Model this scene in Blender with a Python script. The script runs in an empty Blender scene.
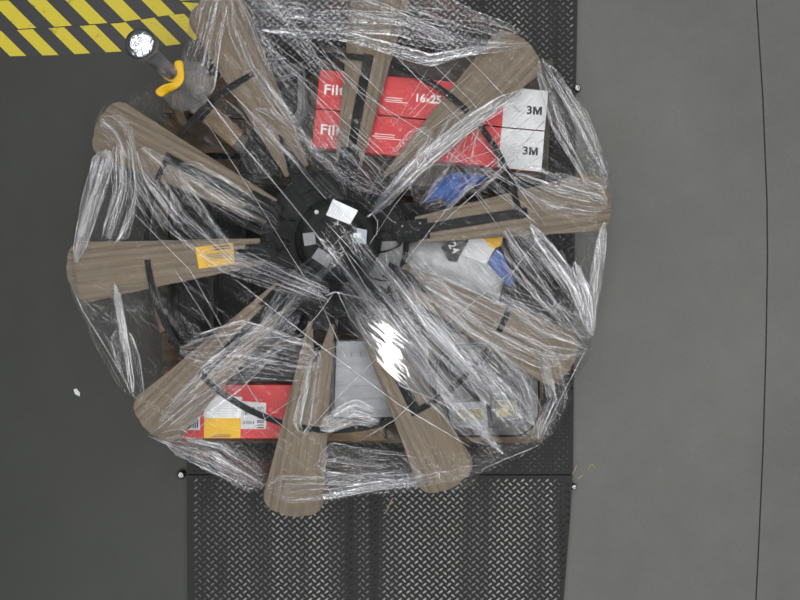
import bpy, bmesh, math, random
from mathutils import Vector, Matrix, noise
C = bpy.context.scene.collection
S = bpy.context.scene
PI = math.pi
R = math.radians

# ---------------------------------------------------------------- camera, world, lights, exposure
H = 5.0                      # camera height over the floor
F = 1580.0                   # focal length in pixels of an 800 px wide frame
cd = bpy.data.cameras.new('camera'); cam = bpy.data.objects.new('camera', cd); C.objects.link(cam)
cam.location = (0, 0, H); cam.rotation_euler = (0, 0, 0)
cd.sensor_width = 36; cd.lens = F / 800 * 36; cd.clip_end = 100
S.camera = cam

w = bpy.data.worlds.new('world'); S.world = w; w.use_nodes = True
w.node_tree.nodes['Background'].inputs[0].default_value = (0.93, 0.97, 1.0, 1)
w.node_tree.nodes['Background'].inputs[1].default_value = 0.08

def strip_light(x, y, z, sx, sy, power, col=(1, .98, .95)):
    l = bpy.data.lights.new('overhead_strip', 'AREA'); l.shape = 'RECTANGLE'
    l.size = sx; l.size_y = sy; l.energy = power; l.color = col
    o = bpy.data.objects.new('overhead_strip', l); C.objects.link(o); o.location = (x, y, z)
    return o
strip_light(-2.9, 0.5, 7.6, .34, 7, 75)
strip_light(-0.75, 0.2, 7.6, .34, 7, 110)
strip_light(1.15, -0.3, 7.6, .34, 7, 125)
strip_light(3.35, 0.0, 7.6, .3, 9, 170, (1, .985, .96))
strip_light(0.2, 4.2, 7.0, 1.2, .3, 60, (.9, .95, 1))  # added unseen lamp, there only for more glints on the film
strip_light(-1.6, -3.2, 7.0, 1.2, .3, 60, (.9, .95, 1))  # second added lamp for film glints, not a seen fixture

S.view_settings.view_transform = 'Standard'
S.view_settings.look = 'None'
S.view_settings.gamma = 1
S.view_settings.use_curve_mapping = False
S.view_settings.exposure = 0.12
S.cycles.transparent_max_bounces = 24
S.cycles.max_bounces = 8
S.cycles.use_denoising = True
S.cycles.sample_clamp_direct = 6
S.cycles.sample_clamp_indirect = 4

# ---------------------------------------------------------------- helpers
def W(px, py, z):
    k = (H - z) / F
    return Vector(((px - 400) * k, (300 - py) * k, z))

def build(name, bm, m, parent=None, smooth=False):
    me = bpy.data.meshes.new(name); bm.normal_update(); bm.to_mesh(me); bm.free()
    me.materials.append(m)
    if smooth:
        for p in me.polygons: p.use_smooth = True
    o = bpy.data.objects.new(name, me); C.objects.link(o)
    if parent is not None:
        o.parent = parent
        o.matrix_parent_inverse = Matrix.Translation(parent.location).inverted() if parent.location.length else Matrix()
    return o

def thing(name, label, cat, loc=(0, 0, 0), group=None):
    o = bpy.data.objects.new(name, None); C.objects.link(o); o.location = loc; o.empty_display_size = .05
    o['label'] = label; o['category'] = cat
    if group: o['group'] = group
    return o

def tag(o, label, cat, group=None):
    o['label'] = label; o['category'] = cat
    if group: o['group'] = group
    return o

def struct(o):
    o['kind'] = 'structure'; return o

def prism_bm(pts, z0, z1, bm=None, bevel=0.0):
    """pts: world xy, any order; extruded z0..z1"""
    bm = bm or bmesh.new()
    a = sum(pts[i][0]*pts[(i+1) % len(pts)][1]-pts[(i+1) % len(pts)][0]*pts[i][1] for i in range(len(pts)))
    if a < 0: pts = pts[::-1]
    lo = [bm.verts.new((p[0], p[1], z0)) for p in pts]
    hi = [bm.verts.new((p[0], p[1], z1)) for p in pts]
    n = len(pts)
    bm.faces.new(lo[::-1]); bm.faces.new(hi)
    sides = [bm.faces.new((lo[i], lo[(i+1) % n], hi[(i+1) % n], hi[i])) for i in range(n)]
    if bevel:
        es = [e for e in bm.edges if any(v in hi or v in lo for v in e.verts)]
        bmesh.ops.bevel(bm, geom=list(set(es)), offset=bevel, segments=2, affect='EDGES', profile=.6)
    return bm

def prism_px(pts, z0, z1, bm=None, bevel=0.0, zref=None):
    zr = z1 if zref is None else zref
    return prism_bm([tuple(W(p[0], p[1], zr)[:2]) for p in pts], z0, z1, bm, bevel)

def box_bm(cx, cy, cz, sx, sy, sz, bm=None, rz=0, bevel=0):
    bm = bm or bmesh.new()
    c, s = math.cos(rz), math.sin(rz)
    pts = [(cx + c*a - s*b, cy + s*a + c*b) for a, b in ((-sx/2, -sy/2), (sx/2, -sy/2), (sx/2, sy/2), (-sx/2, sy/2))]
    return prism_bm(pts, cz - sz/2, cz + sz/2, bm, bevel)

def tube_bm(pts, r, n=8, bm=None, cap=True):
    bm = bm or bmesh.new()
    pts = [Vector(p) for p in pts]
    rings = []
    for i, p in enumerate(pts):
        t = (pts[min(i+1, len(pts)-1)] - pts[max(i-1, 0)]).normalized()
        up = Vector((0, 0, 1)) if abs(t.z) < .9 else Vector((1, 0, 0))
        a = t.cross(up).normalized(); b = a.cross(t).normalized()
        rr = r[i] if isinstance(r, (list, tuple)) else r
        rings.append([bm.verts.new(p + a*(math.cos(2*PI*k/n)*rr) + b*(math.sin(2*PI*k/n)*rr)) for k in range(n)])
    for i in range(len(rings)-1):
        for k in range(n):
            bm.faces.new((rings[i][k], rings[i][(k+1) % n], rings[i+1][(k+1) % n], rings[i+1][k]))
    if cap:
        bm.faces.new(rings[0][::-1]); bm.faces.new(rings[-1])
    return bm

def lathe_bm(cx, cy, prof, n=48, bm=None):
    """prof: (radius, z) from bottom to top"""
    bm = bm or bmesh.new(); rings = []
    for r, z in prof:
        if r < 1e-6: rings.append([bm.verts.new((cx, cy, z))])
        else: rings.append([bm.verts.new((cx + r*math.cos(2*PI*k/n), cy + r*math.sin(2*PI*k/n), z)) for k in range(n)])
    for a, b in zip(rings, rings[1:]):
        for k in range(n):
            q = [a[k % len(a)], a[(k+1) % len(a)], b[(k+1) % len(b)], b[k % len(b)]]
            u = []
            for v in q:
                if v not in u: u.append(v)
            if len(u) > 2: bm.faces.new(u)
    return bm

def text_obj(body, px, py, z, hpx, rot, m, parent, name='lettering', bold=.0, sx=1.0, align='CENTER'):
    cu = bpy.data.curves.new(name, 'FONT'); cu.body = body; cu.align_x = align; cu.align_y = 'CENTER'
    cu.size = 1; cu.space_character = 1.07 if len(body) > 3 else 1.0; cu.offset = bold; cu.extrude = 0.0; cu.resolution_u = 3
    to = bpy.data.objects.new('tmp', cu); C.objects.link(to)
    bpy.context.view_layer.update()
    dg = bpy.context.evaluated_depsgraph_get()
    me = bpy.data.meshes.new_from_object(to.evaluated_get(dg))
    bpy.data.objects.remove(to)
    k = hpx * (H - z) / F / .72
    p = W(px, py, z)
    M = Matrix.Translation(p) @ Matrix.Rotation(rot, 4, 'Z') @ Matrix.Diagonal((k*sx, k, 1, 1))
    me.transform(M); me.name = name
    me.materials.clear(); me.materials.append(m)
    o = bpy.data.objects.new(name, me); C.objects.link(o); o.parent = parent
    o.matrix_parent_inverse = Matrix.Translation(parent.matrix_world.translation).inverted() if parent.parent is None else Matrix.Translation(parent.parent.location).inverted()
    return o

# ---------------------------------------------------------------- materials
def mat(name, col, rough=.5, metal=0, spec=.5):
    m = bpy.data.materials.new(name); m.use_nodes = True
    b = m.node_tree.nodes['Principled BSDF']
    b.inputs['Base Color'].default_value = (*col, 1); b.inputs['Roughness'].default_value = rough
    b.inputs['Metallic'].default_value = metal; b.inputs['Specular IOR Level'].default_value = spec
    return m

def noisy(name, c1, c2, scale=(5, 5, 5), rough=.5, metal=0, detail=6, bump=0, coord='Object', lo=.3, hi=.7, spec=.5, rrange=None, c3=None, s3=None):
    m = mat(name, c1, rough, metal, spec); nt = m.node_tree; N = nt.nodes; L = nt.links
    b = N['Principled BSDF']
    tc = N.new('ShaderNodeTexCoord'); mp = N.new('ShaderNodeMapping'); mp.inputs['Scale'].default_value = scale
    nz = N.new('ShaderNodeTexNoise'); nz.inputs['Scale'].default_value = 1; nz.inputs['Detail'].default_value = detail
    nz.inputs['Roughness'].default_value = .65
    cr = N.new('ShaderNodeValToRGB'); cr.color_ramp.elements[0].position = lo; cr.color_ramp.elements[1].position = hi
    cr.color_ramp.elements[0].color = (*c1, 1); cr.color_ramp.elements[1].color = (*c2, 1)
    L.new(tc.outputs[coord], mp.inputs[0]); L.new(mp.outputs[0], nz.inputs[0]); L.new(nz.outputs[0], cr.inputs[0])
    out = cr.outputs[0]
    if c3:
        mp2 = N.new('ShaderNodeMapping'); mp2.inputs['Scale'].default_value = s3
        n2 = N.new('ShaderNodeTexNoise'); n2.inputs['Scale'].default_value = 1; n2.inputs['Detail'].default_value = 4
        r2 = N.new('ShaderNodeValToRGB'); r2.color_ramp.elements[0].position = .5; r2.color_ramp.elements[1].position = .72
        mx = N.new('ShaderNodeMixRGB'); mx.inputs[2].default_value = (*c3, 1)
        L.new(tc.outputs[coord], mp2.inputs[0]); L.new(mp2.outputs[0], n2.inputs[0]); L.new(n2.outputs[0], r2.inputs[0])
        L.new(r2.outputs[0], mx.inputs[0]); L.new(out, mx.inputs[1]); out = mx.outputs[0]
    L.new(out, b.inputs['Base Color'])
    if rrange:
        mr = N.new('ShaderNodeMapRange'); mr.inputs[3].default_value = rrange[0]; mr.inputs[4].default_value = rrange[1]
        L.new(nz.outputs[0], mr.inputs[0]); L.new(mr.outputs[0], b.inputs['Roughness'])
    if bump:
        bp = N.new('ShaderNodeBump'); bp.inputs['Strength'].default_value = bump; bp.inputs['Distance'].default_value = .003
        L.new(nz.outputs[0], bp.inputs['Height']); L.new(bp.outputs[0], b.inputs['Normal'])
    return m

M = {}
M['wood'] = noisy('weathered_oak', (.125, .098, .070), (.28, .225, .165), (3, 120, 30), .62, detail=9, lo=.22, hi=.80, spec=.3, c3=(.115, .09, .066), s3=(1.0, 70, 10))
M['black_metal'] = noisy('black_metal', (.009, .010, .010), (.02, .021, .022), (30, 30, 30), .42, spec=.08)
M['hub'] = noisy('hub_black', (.008, .009, .009), (.02, .021, .021), (14, 14, 14), .35, spec=.08)
M['hubgrey'] = noisy('hub_grey', (.10, .105, .11), (.16, .165, .17), (14, 14, 14), .4)
M['black'] = noisy('black_plastic', (.006, .008, .007), (.015, .018, .016), (9, 9, 9), .5, spec=.08)
M['charcoal'] = noisy('charcoal_card', (.014, .015, .016), (.03, .03, .031), (12, 12, 12), .7, spec=.08)
M['taupe'] = noisy('taupe_card', (.07, .062, .054), (.11, .098, .088), (12, 40, 12), .8)
M['card'] = noisy('cardboard', (.15, .10, .055), (.23, .165, .10), (20, 60, 20), .85)
M['pine'] = noisy('pallet_pine', (.075, .05, .026), (.15, .105, .058), (4, 60, 20), .8, c3=(.12, .075, .04), s3=(2, 20, 8))
M['greybox'] = noisy('grey_white_card', (.30, .31, .33), (.42, .43, .46), (8, 50, 8), .6)
M['grey'] = noisy('grey_plastic', (.09, .093, .097), (.15, .155, .16), (14, 14, 14), .5)
M['red'] = noisy('red_print', (.55, .006, .014), (.64, .010, .020), (10, 10, 10), .4)
M['white'] = noisy('white_print', (.62, .64, .66), (.76, .78, .80), (20, 20, 20), .5)
M['whitetext'] = mat('white_lettering', (.9, .9, .9), .5)
M['blacktext'] = mat('black_lettering', (.02, .02, .025), .5)
M['yellow'] = noisy('yellow_label', (.82, .46, .002), (.92, .55, .004), (16, 16, 16), .45)
M['silver'] = noisy('silver_label', (.55, .57, .6), (.75, .77, .8), (60, 4, 4), .35, metal=.3)
M['bluegrey'] = noisy('pale_blue_label', (.38, .46, .54), (.5, .58, .66), (40, 10, 4), .4)
M['dimlabel'] = noisy('dim_grey_label', (.20, .215, .23), (.28, .29, .31), (60, 60, 4), .4)
M['blue'] = noisy('blue_cloth', (.012, .07, .30), (.02, .13, .50), (30, 30, 30), .5)
M['bag'] = noisy('milky_bag', (.36, .38, .40), (.58, .60, .62), (25, 25, 25), .35, bump=.5)
M['food'] = noisy('yellow_green_pack', (.16, .15, .05), (.55, .5, .25), (40, 40, 40), .6, lo=.4, hi=.6)
M['chrome'] = mat('chrome', (.88, .89, .9), .26, 1)
M['screw'] = mat('zinc_screw', (.6, .6, .62), .25, 1)
M['straw'] = mat('dry_straw', (.55, .45, .22), .7)
M['chip'] = mat('white_paper_scrap', (.75, .78, .8), .6)
M['joint'] = mat('joint_filler', (.025, .026, .024), .9)

# concrete
def concrete(name, c1, c2):
    m = mat(name, c1, .45); nt = m.node_tree; N = nt.nodes; L = nt.links; b = N['Principled BSDF']
    tc = N.new('ShaderNodeTexCoord')
    def nz(sc, det, ro=.6):
        n = N.new('ShaderNodeTexNoise'); n.inputs['Scale'].default_value = sc; n.inputs['Detail'].default_value = det
        n.inputs['Roughness'].default_value = ro; L.new(tc.outputs['Object'], n.inputs[0]); return n
    big = nz(1.3, 5); mid = nz(9, 8, .7); fine = nz(120, 3)
    cr = N.new('ShaderNodeValToRGB'); e = cr.color_ramp.elements
    e[0].position = .38; e[0].color = (*c1, 1); e[1].position = .63; e[1].color = (*c2, 1)
    mx = N.new('ShaderNodeMixRGB'); mx.blend_type = 'MIX'; mx.inputs[0].default_value = .5
    L.new(big.outputs[0], mx.inputs[1]); L.new(mid.outputs[0], mx.inputs[2]); L.new(mx.outputs[0], cr.inputs[0])
    sp = N.new('ShaderNodeValToRGB'); sp.color_ramp.elements[0].position = .30; sp.color_ramp.elements[1].position = .40
    sp.color_ramp.elements[0].color = (.7, .7, .7, 1)
    L.new(fine.outputs[0], sp.inputs[0])
    ml = N.new('ShaderNodeMixRGB'); ml.blend_type = 'MULTIPLY'; ml.inputs[0].default_value = 1
    L.new(cr.outputs[0], ml.inputs[1]); L.new(sp.outputs[0], ml.inputs[2])
    L.new(ml.outputs[0], b.inputs['Base Color'])
    mr = N.new('ShaderNodeMapRange'); mr.inputs[3].default_value = .34; mr.inputs[4].default_value = .56
    L.new(mid.outputs[0], mr.inputs[0]); L.new(mr.outputs[0], b.inputs['Roughness'])
    b.inputs['Specular IOR Level'].default_value = .45
    return m
M['concrete'] = concrete('concrete', (.090, .094, .086), (.132, .136, .127))
M['concrete_dark'] = concrete('dark_concrete', (.015, .018, .0135), (.029, .033, .026))  # darker base colour for the left half of the floor
M['tread'] = noisy('tread_steel', (.009, .010, .0105), (.020, .021, .0215), (6, 6, 6), .5, metal=.0, spec=.25, rrange=(.4, .6))
M['tread_top'] = noisy('tread_steel_worn_glint', (.05, .05, .05), (.62, .62, .60), (9, .5, 4), .3, metal=1, rrange=(.42, .26), detail=3, lo=.38, hi=.6)  # worn tops, with lamp glints painted in as bright lengthwise columns

def hazard(ang):
    m = mat('hazard_tape', (.8, .6, .02), .45); nt = m.node_tree; N = nt.nodes; L = nt.links; b = N['Principled BSDF']
    tc = N.new('ShaderNodeTexCoord'); sp = N.new('ShaderNodeSeparateXYZ'); L.new(tc.outputs['UV'], sp.inputs[0])
    # UV in metres: x along, y across
    a = N.new('ShaderNodeMath'); a.operation = 'MULTIPLY_ADD'; a.inputs[1].default_value = .86
    L.new(sp.outputs[1], a.inputs[0]); L.new(sp.outputs[0], a.inputs[2])
    d = N.new('ShaderNodeMath'); d.operation = 'DIVIDE'; d.inputs[1].default_value = ang; L.new(a.outputs[0], d.inputs[0])
    f = N.new('ShaderNodeMath'); f.operation = 'FRACT'; L.new(d.outputs[0], f.inputs[0])
    g = N.new('ShaderNodeMath'); g.operation = 'GREATER_THAN'; g.inputs[1].default_value = .5; L.new(f.outputs[0], g.inputs[0])
    nz = N.new('ShaderNodeTexNoise'); nz.inputs['Scale'].default_value = 26; nz.inputs['Detail'].default_value = 8; nz.inputs['Roughness'].default_value = .7
    L.new(tc.outputs['UV'], nz.inputs[0])
    cr = N.new('ShaderNodeValToRGB'); cr.color_ramp.elements[0].position = .30; cr.color_ramp.elements[1].position = .42
    cr.color_ramp.elements[0].color = (.16, .12, .01, 1); cr.color_ramp.elements[1].color = (.68, .56, .02, 1)
    L.new(nz.outputs[0], cr.inputs[0])
    mx = N.new('ShaderNodeMixRGB'); mx.inputs[1].default_value = (.022, .023, .025, 1)
    L.new(g.outputs[0], mx.inputs[0]); L.new(cr.outputs[0], mx.inputs[2]); L.new(mx.outputs[0], b.inputs['Base Color'])
    return m
M['hazard_a'] = hazard(.112)
M['hazard_b'] = hazard(.098)

def film(name, opac, white, bs=1.0, scale=(7, 260), rough=.09, dens=(.45, .7), low=.07):
    m = bpy.data.materials.new(name); m.use_nodes = True; nt = m.node_tree; N = nt.nodes; L = nt.links
    N.remove(N['Principled BSDF']); out = N['Material Output']
    tc = N.new('ShaderNodeTexCoord'); mp = N.new('ShaderNodeMapping'); mp.inputs['Scale'].default_value = (scale[0], scale[1], 1)
    nz = N.new('ShaderNodeTexNoise'); nz.inputs['Scale'].default_value = 1; nz.inputs['Detail'].default_value = 2; nz.inputs['Distortion'].default_value = .3
    L.new(tc.outputs['UV'], mp.inputs[0]); L.new(mp.outputs[0], nz.inputs[0])
    mp2 = N.new('ShaderNodeMapping'); mp2.inputs['Scale'].default_value = (22, 50, 1)
    n2 = N.new('ShaderNodeTexNoise'); n2.inputs['Scale'].default_value = 1; n2.inputs['Detail'].default_value = 2; n2.inputs['Distortion'].default_value = 1
    L.new(tc.outputs['UV'], mp2.inputs[0]); L.new(mp2.outputs[0], n2.inputs[0])
    ad = N.new('ShaderNodeMath'); ad.operation = 'MULTIPLY_ADD'; ad.inputs[1].default_value = .45
    L.new(n2.outputs[0], ad.inputs[0]); L.new(nz.outputs[0], ad.inputs[2])
    bp = N.new('ShaderNodeBump'); bp.inputs['Strength'].default_value = bs; bp.inputs['Distance'].default_value = .006
    L.new(ad.outputs[0], bp.inputs['Height'])
    mp3 = N.new('ShaderNodeMapping'); mp3.inputs['Scale'].default_value = (2.2, 42, 1)
    n3 = N.new('ShaderNodeTexNoise'); n3.inputs['Scale'].default_value = 1; n3.inputs['Detail'].default_value = 6; n3.inputs['Roughness'].default_value = .7
    L.new(tc.outputs['UV'], mp3.inputs[0]); L.new(mp3.outputs[0], n3.inputs[0])
    r3 = N.new('ShaderNodeMapRange'); r3.inputs[1].default_value = dens[0]; r3.inputs[2].default_value = dens[1]
    r3.inputs[3].default_value = low; r3.inputs[4].default_value = 1.0
    L.new(n3.outputs[0], r3.inputs[0])
    gl = N.new('ShaderNodeBsdfGlossy'); gl.inputs['Roughness'].default_value = rough; gl.inputs['Color'].default_value = (.97, .97, 1, 1)
    L.new(bp.outputs[0], gl.inputs['Normal'])
    tr = N.new('ShaderNodeBsdfTransparent')
    df = N.new('ShaderNodeBsdfDiffuse'); df.inputs[0].default_value = (.80, .82, .86, 1); L.new(bp.outputs[0], df.inputs['Normal'])
    mo = N.new('ShaderNodeMath'); mo.operation = 'MULTIPLY'; mo.inputs[1].default_value = opac; L.new(r3.outputs[0], mo.inputs[0])
    mw = N.new('ShaderNodeMath'); mw.operation = 'MULTIPLY'; mw.inputs[1].default_value = white; L.new(r3.outputs[0], mw.inputs[0])
    m1 = N.new('ShaderNodeMixShader'); L.new(mw.outputs[0], m1.inputs[0]); L.new(tr.outputs[0], m1.inputs[1]); L.new(df.outputs[0], m1.inputs[2])
    m2 = N.new('ShaderNodeMixShader'); L.new(mo.outputs[0], m2.inputs[0]); L.new(m1.outputs[0], m2.inputs[1]); L.new(gl.outputs[0], m2.inputs[2])
    L.new(m2.outputs[0], out.inputs[0])
    return m
M['film_thin'] = film('stretch_film_thin', .11, .01, .8, (4, 90), .06, dens=(.52, .72))
M['film_band'] = film('stretch_film_band', .62, .04, 1.0, (2.5, 150), .08, dens=(.47, .66))
M['film_clear'] = film('stretch_film_clear', .16, .02, .5, (3, 70), .06)
M['film_dense'] = film('stretch_film_dense', .85, .14, 1.0, (3, 160), .10, dens=(.38, .64), low=.10)
M['film_smooth'] = film('stretch_film_smooth', .45, .01, .08, (3, 60), .05, low=.6)
M['film_skirt'] = film('stretch_film_skirt', .30, .09, .7, (3, 60), .09, low=.5)
M['strand'] = film('stretch_film_rolled', .50, .42, .5, (5, 100), .15, dens=(.1, .5), low=.3)

# ---------------------------------------------------------------- floor
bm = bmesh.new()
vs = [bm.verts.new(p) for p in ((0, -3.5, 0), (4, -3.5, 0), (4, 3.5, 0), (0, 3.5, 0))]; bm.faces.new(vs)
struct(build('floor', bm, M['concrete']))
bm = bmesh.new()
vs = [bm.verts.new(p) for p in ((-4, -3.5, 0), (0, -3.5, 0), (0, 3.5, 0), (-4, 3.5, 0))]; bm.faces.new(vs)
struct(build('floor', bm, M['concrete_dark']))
bm = bmesh.new()
jp = [W(x, y, .001) for x, y in ((752, -300), (756.5, 0), (763, 100), (767, 200), (767.5, 260), (766, 350), (763, 450), (759, 540), (756, 600), (748, 900))]
for a, b in zip(jp, jp[1:]):
    d = Vector((.0022, 0, 0)); bm.faces.new([bm.verts.new(q) for q in (a-d, b-d, b+d, a+d)])
bmesh.ops.remove_doubles(bm, verts=bm.verts, dist=1e-5)
struct(build('trim_1', bm, M['joint']))

# hazard tape strips on the floor
def tape(top, bot, label, m, z=.0012):
    n = len(top); bm = bmesh.new(); uv = bm.loops.layers.uv.new()
    T = [W(*p, z) for p in top]; B = [W(*p, z) for p in bot]
    d = 0; ds = [0]
    for a, b in zip(T, T[1:]): d += (b-a).length; ds.append(d)
    tv = [bm.verts.new(p) for p in T]; bv = [bm.verts.new(p) for p in B]
    for i in range(n-1):
        f = bm.faces.new((bv[i], bv[i+1], tv[i+1], tv[i]))
        wd = (T[i]-B[i]).length
        for l in f.loops:
            c_ = l.vert.co; l[uv].uv = (c_.x*math.cos(R(4.5)) + c_.y*math.sin(R(4.5)) + 9, -c_.x*math.sin(R(4.5)) + c_.y*math.cos(R(4.5)))
    return tag(build('hazard_tape', bm, m), label, 'floor tape', 'black and yellow floor tapes')
tape([(-70, 3), (0, 0.5), (60, -1), (120, -3), (194, 3), (198, 3)], [(-70, 35), (0, 30), (60, 26.5), (120, 22), (197, 11), (200, 11)][:5]+[(200, 11)], 'black and yellow floor tape, upper of two full strips, left corner', M['hazard_a'])
tape([(-70, 36), (0, 31), (60, 27.5), (120, 23), (170, 15), (199, 12.5)], [(-70, 60), (0, 56.5), (60, 55), (120, 51.5), (180, 44), (196, 40)], 'black and yellow floor tape, lowest strip, its edge on bare concrete', M['hazard_b'])
tape([(60, -30), (120, -32), (160, -34), (300, -38)], [(60, -2), (120, -4), (160, 2), (300, -7)], 'black and yellow floor tape, topmost sliver along the upper edge', M['hazard_a'], .0018)

# ---------------------------------------------------------------- floor scale: platform and two ramps in tread plate
M['tread_top_dull'] = noisy('tread_steel_dull', (.03, .03, .03), (.20, .20, .195), (9, 3, 4), .4, metal=1, rrange=(.5, .36), detail=3, lo=.38, hi=.7)  # duller lozenge tops, used on the platform plate
def tread(name, poly, z1, label, top='tread_top'):
    P = [W(x, y, z1) for x, y in poly]
    bm = prism_bm([tuple(p[:2]) for p in P], 0.002, z1)
    xs = [p.x for p in P]; ys = [p.y for p in P]
    dx, dy = .0257, .0234
    def edge(y):
        l = None; r = None
        n = len(P)
        for i in range(n):
            a, b = P[i], P[(i+1) % n]
            if (a.y - y)*(b.y - y) <= 0 and abs(a.y-b.y) > 1e-6:
                x = a.x + (b.x-a.x)*(y-a.y)/(b.y-a.y)
                l = x if l is None else min(l, x); r = x if r is None else max(r, x)
        return l, r
    def loz(cx, cy, ang):
        c, s = math.cos(ang), math.sin(ang); a, b, h = .0080, .0034, .0021
        prof = [(1, 0), (.55, .85), (0, 1)]
        sh = [(math.cos(t)*a, math.sin(t)*b*(1 if True else 1)) for t in [k*PI/4 for k in range(8)]]
        r0 = [bm.verts.new((cx + c*x - s*y, cy + s*x + c*y, z1)) for x, y in sh]
        r1 = [bm.verts.new((cx + c*x*.7 - s*y*.55, cy + s*x*.7 + c*y*.55, z1 + h*.8)) for x, y in sh]
        t = bm.verts.new((cx, cy, z1 + h))
        for k in range(8):
            bm.faces.new((r0[k], r0[(k+1) % 8], r1[(k+1) % 8], r1[k])); bm.faces.new((r1[k], r1[(k+1) % 8], t))
    j = 0; y = min(ys) + .012
    while y < max(ys) - .008:
        l, r = edge(y)
        if l is not None:
            x = math.ceil((l + .007)/dx)*dx + (dx/2 if j % 2 else 0)
            while x < r - .006:
                loz(x, y, R(38) if j % 2 == 0 else R(-42))
                x += dx
        y += dy/2; j += 1
    o = build(name, bm, M['tread'], None, False)
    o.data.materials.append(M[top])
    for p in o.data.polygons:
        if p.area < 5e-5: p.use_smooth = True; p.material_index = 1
    return tag(o, label, 'scale plate')
ZP = .03
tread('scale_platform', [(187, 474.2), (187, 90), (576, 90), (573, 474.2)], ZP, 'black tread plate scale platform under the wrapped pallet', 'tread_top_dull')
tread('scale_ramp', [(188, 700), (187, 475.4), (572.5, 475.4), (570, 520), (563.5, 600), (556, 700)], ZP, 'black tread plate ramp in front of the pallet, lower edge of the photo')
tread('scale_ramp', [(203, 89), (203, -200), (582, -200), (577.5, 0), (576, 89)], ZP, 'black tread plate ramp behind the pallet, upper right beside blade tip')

def bolt(px, py, rpx, label):
    z = ZP
    p = W(px, py, z); r = rpx/F*(H-z)
    t = thing('corner_bolt', label, 'bolt', (p.x, p.y, 0), 'scale corner bolts')
    build('washer', lathe_bm(p.x, p.y, [(0, .0), (r*1.15, 0), (r*1.15, z-.004), (0, z-.004)], 20), M['black_metal'], t)
    bm = lathe_bm(p.x, p.y, [(0, z-.004), (r, z-.004), (r, z+.002), (r*.75, z+.007), (r*.4, z+.007), (r*.35, z+.003), (0, z+.003)], 16)
    build('bolt_head', bm, M['screw'], t, True)
bolt(577.5, 88, 3.4, 'silver bolt at scale corner, beside the upper right of the wrapped load')
bolt(574, 487, 2.6, 'silver bolt at right end of the seam before the front ramp')
bolt(181, 475, 3.6, 'dull bolt at left end of the front ramp seam')

# ---------------------------------------------------------------- pallet
ZB = .162
pal = thing('wooden_pallet', 'wooden pallet of pine boards under the wrapped fan and boxes', 'pallet', (*W(362, 262, ZP)[:2], ZP+.001))
x0, y0 = W(163, 443, ZB)[:2]; x1, y1 = W(543, 72, ZB)[:2]
nb = 9; bw = (y1-y0)/nb
for i in range(nb):
    bh = bw*(.8 if i % 2 else .88)
    yc = y0 + bw*i + bw*.44 + (.0 if i else .0)
    build('deck_board', box_bm((x0+x1)/2, yc, ZB-.009, x1-x0, bh, .018, bevel=.0015), M['pine'], pal)
for x in (x0+.045, (x0+x1)/2, x1-.045):
    build('stringer', box_bm(x, (y0+y1)/2-.008, (ZB-.018+ZP+.023)/2, .04, y1-y0-.03, ZB-.018-ZP-.023), M['pine'], pal)
for i in range(4):
    build('bottom_board', box_bm((x0+x1)/2, y0+.06+(y1-y0-.14)/3*i, ZP+.013, x1-x0, .09, .018), M['pine'], pal)

# ---------------------------------------------------------------- load on the pallet
GAP = .001
def carton(name, poly, z0, z1, m, label, cat='box', flap=None, bevel=.003, group=None):
    bm = prism_px(poly, z0+GAP, z1, bevel=bevel)
    o = build(name, bm, m)
    return tag(o, label, cat, group)

# charcoal base cartons
boxA = carton('flat_carton', [(322, 46), (553, 60), (547, 192), (308, 182)], ZB, .30, M['taupe'], 'grey brown carton lying under the two red filter boxes')
boxF = carton('black_carton', [(338, 203), (560, 203), (560, 334), (338, 334)], ZB, .325, M['charcoal'], 'black carton under the milky plastic bag, right of the fan hub')
# black tray (open crate) left of hub
tr_ = thing('black_crate', 'open black plastic crate left of the fan hub, between the grey brown blades', 'crate', (*W(236, 258, ZB)[:2], ZB+GAP))
cp = [(170, 176), (306, 190), (306, 336), (170, 343)]
build('crate_floor', prism_px(cp, ZB+GAP, ZB+.012, zref=.33), M['black'], tr_)
for a, b in zip(cp, cp[1:]+cp[:1]):
    A = W(*a, .33); B = W(*b, .33); d = (B-A).normalized(); n = Vector((-d.y, d.x, 0))*.006
    build('crate_wall', prism_bm([tuple((A)[:2]), tuple((B)[:2]), tuple((B+n)[:2]), tuple((A+n)[:2])], ZB+.0125, .33), M['black'], tr_)
for x in (205, 240):
    A = W(x, 190, .30); B = W(x+4, 334, .30)
    build('divider', prism_bm([(A.x, A.y), (B.x, B.y), (B.x+.012, B.y), (A.x+.012, A.y)], ZB+.0125, .28), M['charcoal'], tr_)

carton('dark_carton', [(216, 347), (326, 345), (328, 381), (210, 381)], ZB, .30, M['charcoal'], 'dark carton behind the red labelled box at lower left')
carton('brown_carton', [(314, 422), (384, 422), (384, 441), (314, 441)], ZB, .29, M['card'], 'small brown carton in front of the grey white box', bevel=.002)

# filter boxes
def redbox(name, poly, split0, split1, z0, z1, label):
    t = thing(name, label, 'box', (*W(430, (poly[0][1]+poly[2][1])/2, z0)[:2], z0+GAP), 'red filter boxes')
    build('carton', prism_px(poly, z0+GAP, z1, bevel=.002), M['red'], t)
    e = [split0, poly[1], poly[2], split1]
    k = 1.2
    build('white_end', prism_px([split0, (poly[1][0]+k, poly[1][1]), (poly[2][0]+k, poly[2][1]), split1], z0+GAP+.01, z1+.0015, zref=z1), M['white'], t)
    return t
zf = .425
f1 = redbox('filter_box', [(320, 69.5), (547, 91), (543.5, 130.5), (316, 108.3)], (505, 87), (502, 126.7), .30, zf, 'red filter box with white end, farther of the two, marked 16x25')
f2 = redbox('filter_box', [(315.8, 109.5), (543.2, 131.8), (540, 172), (312, 146.5)], (501.8, 128), (497.5, 167.2), .30, zf, 'red filter box with white end, nearer of the two, behind the blue bag')
tr = R(-4.5)
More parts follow.
